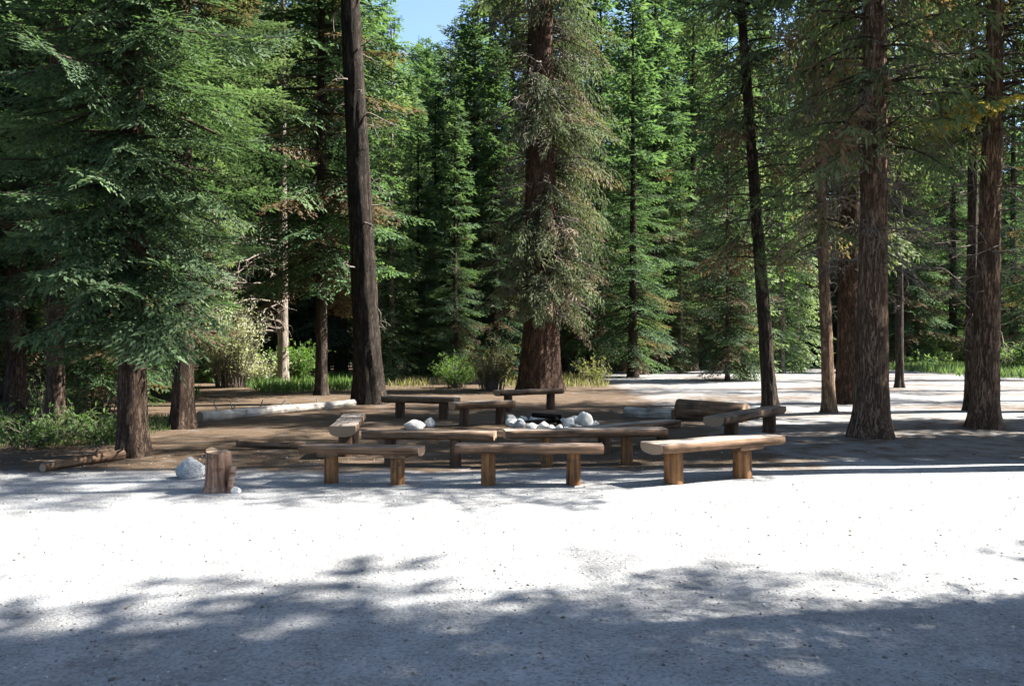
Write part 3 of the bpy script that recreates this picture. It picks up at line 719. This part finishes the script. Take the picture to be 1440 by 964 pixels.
x, y = P(640, 545); shrub('green_bush', 'low green shrub between the leaning trunk and the yellow green bush', x, y, 1.2, 1.2, 90, 'bush', leaf_l=.12, leaf_w=.045, per=22, seed=5)
x, y = P(838, 540); shrub('green_bush', 'small light green bush against the massive old trunk', x, y, 1.1, .9, 60, 'ybush', leaf_l=.1, leaf_w=.035, per=18, seed=6)
x, y = P(1320, 516); shrub('yellow_green_bush', 'yellow leafed bush at the edge of the meadow', x, y, 2.3, 2.6, 150, 'ybush', leaf_l=.22, leaf_w=.09, per=22, seed=7)
for k, (px, py, h) in enumerate(((1290, 518, 1.5), (1360, 515, 1.4), (1400, 517, 1.9), (1440, 520, 1.8), (1480, 522, 2.0))):
    x, y = P(px, py); shrub('meadow_bush', 'leafy green bush in the row at the edge of the meadow', x, y, h, 2.2, 100, 'bush', leaf_l=.22, leaf_w=.08, per=20, seed=10 + k, group='green bushes at the edge of the meadow')
for k, (px, py, h) in enumerate(((35, 628, .55), (70, 622, .6), (110, 616, .65), (150, 622, .5), (95, 600, .9), (140, 596, .9), (10, 612, .7), (-30, 620, .7), (60, 592, 1.0))):
    x, y = P(px, py); shrub('undergrowth_plant', 'leafy plant in the green undergrowth below the firs', x, y, h, .75, 34, 'undergrowth', leaf_l=.09, leaf_w=.04, per=14, seed=20 + k, group='leafy undergrowth below the firs')

# ------------------------------------------------------------------ log benches
def halflog(name, L, wd, th, mats, seed):
    """half log, flat side up: top at z=0"""
    rg = random.Random(seed)
    ns, na = 18, 10
    V = []; F = []; MI = []
    ph = rg.uniform(0, 9)
    def ring(x):
        k = 1 + .07 * mnoise.noise(Vector((x * 1.7, seed, 0)))
        yo = .02 * mnoise.noise(Vector((x * 1.1, seed + 9, 0)))
        out = []
        for i in range(3):                                   # flat top, three verts
            out.append((x, yo + wd * .5 * k * (-1 + i) * .97, .006 * mnoise.noise(Vector((x * 3, i * 2.0, seed)))))
        for i in range(na):
            a = math.pi * (i + .5) / na * 1.0
            yy = math.cos(a); zz = -math.sin(a) ** .45
            w_ = 1 + .05 * mnoise.noise(Vector((x * 4, a * 2, seed + 3)))
            out.append((x, yo + wd * .5 * k * yy * w_, zz * th * w_ - .012))
        return out
    xs = [-L / 2 + L * i / (ns - 1) for i in range(ns)]
    n = 3 + na
    for x in xs: V += ring(x)
    for s in range(ns - 1):
        for i in range(n):
            j = (i + 1) % n
            F.append((s * n + i, s * n + j, (s + 1) * n + j, (s + 1) * n + i)); MI.append(0 if i < 2 else 1)
    me = bpy.data.meshes.new(name)
    F2 = [tuple(f) for f in F] + [tuple(range(n))[::-1], tuple(range((ns - 1) * n, ns * n))]
    me.from_pydata(V, [], F2); MI += [2, 2]
    for m_ in mats: me.materials.append(m_)
    me.polygons.foreach_set('material_index', MI)
    me.polygons.foreach_set('use_smooth', [m_ == 1 for m_ in MI]); me.update()
    bm = bmesh.new(); bm.from_mesh(me); bmesh.ops.recalc_face_normals(bm, faces=bm.faces); bm.to_mesh(me); bm.free()
    return me
def post(name, r, h, mats, seed, sides=16, taper=.93, rough=.06, rings=7, below=.08):
    V, F, MI = [], [], []
    for k in range(rings):
        z = -below + (h + below) * k / (rings - 1)
        rr = r * (1 + (taper - 1) * k / (rings - 1))
        for i in range(sides):
            a = 2 * math.pi * i / sides
            q = rr * (1 + rough * mnoise.noise(Vector((math.cos(a) * 2, math.sin(a) * 2, z * 2 + seed * 3.3))))
            V.append((math.cos(a) * q, math.sin(a) * q, z + (.015 * mnoise.noise(Vector((math.cos(a), math.sin(a), seed))) if k == rings - 1 else 0)))
    for k in range(rings - 1):
        for i in range(sides):
            j = (i + 1) % sides; F.append((k * sides + i, k * sides + j, (k + 1) * sides + j, (k + 1) * sides + i)); MI.append(0)
    F.append(tuple(range((rings - 1) * sides, rings * sides))); MI.append(1)
    me = bpy.data.meshes.new(name); me.from_pydata(V, [], F)
    for m_ in mats: me.materials.append(m_)
    me.polygons.foreach_set('material_index', MI); me.polygons.foreach_set('use_smooth', [m_ == 0 for m_ in MI]); me.update()
    return me
def plank(name, sx, sy, sz, material, bev=.008):
    bm = bmesh.new(); bmesh.ops.create_cube(bm, size=1); bmesh.ops.scale(bm, verts=bm.verts, vec=(sx, sy, sz))
    bmesh.ops.bevel(bm, geom=bm.edges[:], offset=bev, segments=2, affect='EDGES')
    me = bpy.data.meshes.new(name); bm.to_mesh(me); bm.free(); me.materials.append(material)
    return me
def bench(label, A, B, top=.45, wd=.34, th=.15, legs=(.2, .75), seatm='seat', legm='legw', leg_r=.1, cleats=(), seed=0, tilt=0.0):
    A = Vector((*A, 0)); B = Vector((*B, 0)); mid = (A + B) / 2; d = B - A; L = d.length; rz = math.atan2(d.y, d.x)
    z0 = gz(mid.x, mid.y)
    e = empty('log_bench', (mid.x, mid.y, z0), (0, 0, rz)); tag(e, label, 'bench')
    s = link('seat', halflog('seat', L, wd, th, [M[seatm], M['under'] if legm == 'legw' else M['logbrown'], M['end']], seed), e, (0, 0, top), (0, tilt, 0))
    for i, t in enumerate(legs):
        lx = -L / 2 + L * t
        ht = top - lx * math.tan(tilt) - th + .035
        cl = i in cleats
        if cl:
            link('cleat', plank('cleat', leg_r * 3.0, wd * .86, .075, M['under']), e, (lx, 0, ht - .03), (0, tilt, 0)); ht -= .06
        link('leg', post('leg', leg_r, ht, [M[legm], M['end']], seed * 7 + i), e, (lx, 0, 0), (0, 0, i * 2.1))
    return e
bench('brown half log bench between the upright stump and the reddish bench', (-2.42, 10.3), (-1.02, 10.05), .43, .30, .09, (.24, .8), 'seatbrown', leg_r=.085, cleats=(0, 1), seed=1)
bench('reddish half log bench with two round legs between two outer benches', (-.63, 10.0), (1.02, 9.95), .45, .32, .09, (.22, .80), 'seatbrown', leg_r=.085, cleats=(), seed=2)
bench('pale half log bench on thick orange legs in full sun', (1.56, 9.95), (3.16, 10.75), .475, .42, .11, (.17, .73), 'seat', leg_r=.115, cleats=(1,), seed=3, tilt=-.012)
bench('grey half log bench right behind the brown bench', (-1.95, 11.75), (-.22, 11.55), .45, .32, .10, (.2, .7), 'seatbrown', legm='legdark', leg_r=.08, seed=4)
bench('long grey half log bench right behind the reddish bench', (-.1, 11.5), (2.02, 11.75), .47, .32, .10, (.26, .76), 'seat', legm='legw', leg_r=.08, seed=5)
bench('weathered bench with dark legs between the long grey bench and the fire ring', (.95, 12.7), (2.55, 14.0), .38, .3, .12, (.25, .87), 'seat', legm='legdark', leg_r=.1, seed=6)
bench('dark shaded bench in front of the slender leaning trunk', (3.1, 13.7), (4.8, 16.1), .44, .34, .14, (.25, .86), 'seatbrown', legm='legdark', leg_r=.12, seed=7)
bench('small dark bench standing against the massive old trunk', (-.36, 21.0), (1.2, 22.0), .5, .34, .12, (.17, .84), 'seatbrown', legm='legdark', leg_r=.11, seed=8)
bench('weathered bench closest to the leaning pine trunk', (-2.75, 19.2), (-1.15, 18.6), .46, .34, .13, (.22, .82), 'seat', legm='legdark', leg_r=.11, seed=9)
bench('bench pointing end on at the brown bench', (-2.32, 12.2), (-2.55, 14.4), .45, .36, .14, (.16, .84), 'seat', legm='legdark', leg_r=.1, seed=10)
bench('short weathered bench between the fire ring and the leaning pine trunk', (-1.15, 17.0), (.0, 17.6), .46, .34, .13, (.2, .8), 'seat', legm='legdark', leg_r=.1, seed=11)

# ------------------------------------------------------------------ stump, boulder, logs, fire ring
x, y = P(307, 688)
e = empty('tree_stump', (x, y, gz(x, y))); tag(e, 'short upright stump of split reddish wood next to the grey boulder', 'stump')
def stump_mesh():
    V, F, MI = [], [], []; S, K = 26, 9
    for k in range(K):
        z = -.06 + .5 * k / (K - 1)
        for i in range(S):
            a = 6.28318 * i / S
            q = .145 * (1 + .12 * mnoise.noise(Vector((math.cos(a) * 2.2, math.sin(a) * 2.2, z * .8))) + .25 * math.exp(-max(z, 0) / .06)) * (1 - .08 * k / K)
            zz = z + (.05 * mnoise.noise(Vector((math.cos(a) * 1.5, math.sin(a) * 1.5, 4.4))) - .03 * math.cos(a) if k == K - 1 else 0)
            V.append((math.cos(a) * q, math.sin(a) * q * .85, zz))
    for k in range(K - 1):
        for i in range(S):
            j = (i + 1) % S; F.append((k * S + i, k * S + j, (k + 1) * S + j, (k + 1) * S + i)); MI.append(0)
    V.append((0.01, 0, .42)); c = len(V) - 1
    for i in range(S): F.append(((K - 1) * S + i, (K - 1) * S + (i + 1) % S, c)); MI.append(1)
    me = bpy.data.meshes.new('stump'); me.from_pydata(V, [], F); me.materials.append(M['stump']); me.materials.append(M['end'])
    me.polygons.foreach_set('material_index', MI); me.polygons.foreach_set('use_smooth', [m_ == 0 for m_ in MI]); me.update(); return me
link('trunk', stump_mesh(), e)
link('split_slab', halflog('slab', .34, .10, .05, [M['stump'], M['stump'], M['end']], 55), e, (.14, -.10, .12), (0, R(-82), R(20)))

def rock_mesh(name, sx, sy, sz, material, seed, lump=.28, sub=4):
    bm = bmesh.new(); bmesh.ops.create_icosphere(bm, subdivisions=sub, radius=1)
    for v in bm.verts:
        c = v.co.copy()
        f = 1 + lump * mnoise.noise(c * 1.1 + Vector((seed * 3.7, 1, 2))) + lump * .4 * mnoise.noise(c * 2.7 + Vector((seed, 5, 2)))
        q = c * f
        for nrm in (Vector((.3, .5, .8)), Vector((-.7, .2, .6)), Vector((.5, -.8, .3))):     # broken flat faces
            nn = (nrm + Vector((math.sin(seed * 1.3), math.cos(seed * 2.1), 0)) * .4).normalized(); dd = q.dot(nn) - .82
            if dd > 0: q = q - nn * dd * .85
        v.co = (q.x * sx, q.y * sy, q.z * sz)
    me = bpy.data.meshes.new(name); bm.to_mesh(me); bm.free(); me.materials.append(material)
    me.polygons.foreach_set('use_smooth', [True] * len(me.polygons)); return me
def rock(name, label, cat, x, y, s, material, seed, group=None, sink=.3, rz=0):
    o = link(name, rock_mesh(name, s[0], s[1], s[2], material, seed), None, (x, y, gz(x, y) + s[2] * (1 - sink) - .02), (0, 0, rz))
    tag(o, label, cat, group); return o
x, y = P(268, 670); rock('boulder', 'rounded light grey boulder next to the upright stump', 'boulder', x, y, (.15, .15, .15), M['stoneg'], 2, sink=.2)
x, y = P(330, 690); rock('small_stone', 'small pale stone at the foot of the stump', 'stone', x, y, (.07, .05, .05), M['stone'], 4)
x, y = P(583, 602); rock('white_rock', 'white rock among the benches between the grey bench and the leaning pine', 'rock', x, y, (.2, .16, .11), M['stone'], 5)
x, y = P(604, 600); rock('white_rock', 'smaller white rock touching the larger one among the benches', 'rock', x, y, (.1, .1, .1), M['stone'], 6, sink=.1)
# fire ring
FX, FY = .68, 17.3
fr = random.Random(12)
for k in range(19):
    a = 2 * math.pi * k / 19 + fr.uniform(-.08, .08)
    rx, ry = .72, .85
    x, y = FX + math.cos(a) * rx, FY + math.sin(a) * ry
    s = fr.uniform(.08, .145)
    if k == 17: continue
    rock('fire_ring_stone', 'pale stone in the ring around the fire pit', 'stone', x, y, (s, s * fr.uniform(.7, 1), s * fr.uniform(.65, .95)), M['stone'] if k % 4 else M['stoneg'], 30 + k, 'stones in the ring around the fire pit', sink=.22, rz=fr.uniform(0, 6))
rock('fire_ring_stone', 'largest white stone of the fire ring', 'stone', FX + .70, FY - .42, (.15, .14, .17), M['stone'], 70, sink=.12)
for k in range(16):
    a = fr.uniform(-2.9, .1); q = fr.uniform(.75, 1.05); s = fr.uniform(.05, .10)
    rock('rubble_stone', 'small pale rubble stone at the foot of the fire ring', 'stone', FX + math.cos(a) * .8 * q + .1, FY + math.sin(a) * q, (s, s * fr.uniform(.7, 1), s * fr.uniform(.6, .9)), M['stone'], 120 + k, 'small rubble stones at the foot of the fire ring', sink=.25, rz=fr.uniform(0, 6))
for k, (dx, dy, rz, L) in enumerate(((-.15, .1, .4, .7), (.2, -.1, 1.6, .6), (0, .3, 2.7, .6))):
    o = link('charred_log', post('char', .05, L, [M['char'], M['char']], 90 + k, sides=10, below=0), None, (FX + dx - math.cos(rz) * L / 2, FY + dy - math.sin(rz) * L / 2, gz(FX, FY) + .04 + .05 * k), (0, R(88), rz))
    tag(o, 'charred log lying inside the fire ring', 'log', 'charred logs inside the fire ring')
# fallen logs
def fallen(name, label, A, B, r0, r1, matk, seed, za=None, zb=None, endm='end', stubs=0):
    a = Vector((A[0], A[1], (gz(*A) + r0 * .8) if za is None else za)); b = Vector((B[0], B[1], (gz(*B) + r1 * .8) if zb is None else zb))
    d = b - a; L = d.length; S, K = 18, 26
    V, F, MI = [], [], []
    for k in range(K):
        x = L * k / (K - 1); r = r0 + (r1 - r0) * k / (K - 1)
        cy = .06 * r0 * 6 * mnoise.noise(Vector((x * .5, seed, 2))); cz = .03 * mnoise.noise(Vector((x * .6, seed, 8)))
        for i in range(S):
            t = 6.28318 * i / S; q = r * (1 + .12 * mnoise.noise(Vector((math.cos(t) * 1.6, math.sin(t) * 1.6, x * 1.3 + seed))))
            V.append((x, cy + math.cos(t) * q, cz + math.sin(t) * q))
    for k in range(K - 1):
        for i in range(S):
            j = (i + 1) % S; F.append((k * S + i, k * S + j, (k + 1) * S + j, (k + 1) * S + i)); MI.append(0)
    F.append(tuple(range(S))[::-1]); F.append(tuple(range((K - 1) * S, K * S))); MI += [1, 1]
    me = bpy.data.meshes.new(name); me.from_pydata(V, [], F); me.materials.append(M[matk]); me.materials.append(M[endm])
    me.polygons.foreach_set('material_index', MI); me.polygons.foreach_set('use_smooth', [m_ == 0 for m_ in MI]); me.update()
    e = empty(name, a, (0, -math.asin(d.z / L), math.atan2(d.y, d.x))); tag(e, label, 'log')
    link('log_body', me, e)
    rg = np.random.default_rng(seed)
    for k in range(stubs):
        x = L * rg.uniform(.1, .95); st = post('stub', .018, rg.uniform(.12, .3), [M[matk], M[endm]], seed + k, sides=7, below=.0, taper=.5)
        link('branch_stub', st, e, (x, 0, r0 * .6), (rg.uniform(-1.2, 1.2), rg.uniform(-.4, .4), 0))
    return e
fallen('fallen_log', 'long bleached fallen log running to the leaning pine trunk', P(280, 593), P(497, 570), .115, .09, 'grey', 3, stubs=6)
fallen('fallen_log', 'thin brown fallen log at the foot of the reddish brown fir', P(60, 662), P(172, 645), .055, .07, 'logbrown', 4, stubs=2)
fallen('fallen_log', 'thick brown log with a sawn end behind the dark shaded bench', (3.55, 18.9), (4.75, 18.0), .24, .22, 'logbrown', 5)
fallen('fallen_log', 'pale weathered log lying beside the thick brown log', (2.5, 19.6), (3.45, 19.0), .12, .13, 'grey', 6)
fallen('fallen_log', 'slim reddish log on the ground between the stump and the brown bench', P(335, 628), P(432, 633), .06, .05, 'logbrown', 8)

# ------------------------------------------------------------------ small ground cover: pebbles, litter, grass
def scatter_stones():
    rg = np.random.default_rng(3); N = 7000
    base = np.array([(1, 0, 0), (0, 1, 0), (-1, 0, 0), (0, -1, 0), (0, 0, .7), (0, 0, -.7)], float)
    tri = np.array([(0, 1, 4), (1, 2, 4), (2, 3, 4), (3, 0, 4), (1, 0, 5), (2, 1, 5), (3, 2, 5), (0, 3, 5)])
    V, F, T = [], [], []
    u = rg.uniform(0, 1, N); Y = 3.2 + 10 * u ** 1.7; X = rg.uniform(-.72, .72, N) * Y
    for k in range(N):
        s = min(.016, .0042 * math.exp(abs(rg.normal(0, .6)))); a = rg.uniform(0, 6.28)
        b = base * (s * rg.uniform(.7, 1.3, 3)) * rg.uniform(.8, 1.2, (6, 1)); ca, sa = math.cos(a), math.sin(a)
        b = np.stack([b[:, 0] * ca - b[:, 1] * sa, b[:, 0] * sa + b[:, 1] * ca, b[:, 2]], 1) + np.array([X[k], Y[k], gz(X[k], Y[k]) + s * .15])
        V.append(b); F.append(tri + 6 * k); T.append(np.full(6, rg.uniform(0, 1)))
    me = mesh_np('pebbles', np.concatenate(V), np.concatenate(F), M['pebble'], np.concatenate(T), True)
    tag(link('pebbles', me), 'small loose pebbles strewn over the pale sandy ground', 'pebbles', kind='stuff')
scatter_stones()
BASES = [(*P(a, b), r) for a, b, r in ((1225, 616, .33), (1384, 603, .3), (1084, 577, .22), (1166, 580, .2), (187, 641, .3), (258, 603, .3), (520, 567, .45), (760, 549, .8), (1196, 566, .45))]
def scatter_litter():
    rg = np.random.default_rng(9); Pp, D, Ln, W, T = [], [], [], [], []
    k = 0
    while k < 19000:
        Y = 3.5 + 26 * rg.uniform() ** 1.5; X = rg.uniform(-.75, .75) * Y
        if k % 3 == 0:
            bx_, by_, br_ = BASES[int(rg.integers(len(BASES)))]; an_ = rg.uniform(0, 6.28); rr_ = br_ * (1 + abs(rg.normal(0, .9))); X, Y = bx_ + math.cos(an_) * rr_, by_ + math.sin(an_) * rr_
        if k % 3 and rg.uniform() > duff_shade_amount(X, Y) - .1 + (.03 if Y < 9 else .12): continue
        a = rg.uniform(0, 6.28); Pp.append((X, Y, gz(X, Y) + .006 + .006 * rg.uniform())); D.append((math.cos(a), math.sin(a), rg.normal(.03, .08)))
        Ln.append(rg.uniform(.02, .07) * (1 + (rg.uniform() < .06) * 3)); W.append(rg.uniform(.004, .010)); T.append(rg.uniform()); k += 1
    n = len(Pp); V = kites(np.array(Pp), np.array(D), np.array(Ln), np.array(W), np.stack([rg.normal(0, .3, n), rg.normal(0, .3, n), np.ones(n)], 1), rg)
    tag(link('forest_litter', mesh_np('litter', V, np.arange(len(V)).reshape(-1, 4), M['litter'], np.repeat(T, 4))), 'fallen needles and twigs on the forest floor', 'litter', kind='stuff')
scatter_litter()
def grass(name, label, region, N, h, matk, seed):
    rg = np.random.default_rng(seed); x0, x1, y0, y1 = region
    X = rg.uniform(x0, x1, N); Y = rg.uniform(y0, y1, N)
    keep = np.array([mnoise.noise(Vector((a * .35, b * .2, seed))) > -.1 for a, b in zip(X, Y)]); X, Y = X[keep], Y[keep]; n = len(X)
    Z = np.array([gz(a, b) for a, b in zip(X, Y)]) - .01
    D = np.stack([rg.normal(0, .35, n), rg.normal(0, .35, n), np.ones(n)], 1)
    V = kites(np.stack([X, Y, Z], 1), D, h * rg.uniform(.5, 1.4, n), np.full(n, h * .13), np.stack([rg.normal(0, 1, n), rg.normal(0, 1, n), np.full(n, .1)], 1), rg)
    tag(link(name, mesh_np(name, V, np.arange(len(V)).reshape(-1, 4), M[matk], np.repeat(np.clip(rg.normal(.6, .15, n), .21, 1), 4))), label, 'grass', kind='stuff')
grass('meadow_grass', 'sunlit green grass of the meadow beyond the brown trunk', (21, 44, 40, 58), 26000, .45, 'bush', 1)
grass('undergrowth', 'low green ground cover below the firs', (-9.5, -6.2, 13.6, 19), 4000, .12, 'undergrowth', 2)
grass('undergrowth', 'low ground cover of dry stalks around the massive old trunk', (-4.5, 3.5, 31.5, 42), 3500, .3, 'dry', 3)
grass('undergrowth', 'low green ground cover around the dry brush', (-14, -5, 26, 40), 12000, .35, 'bush', 4)
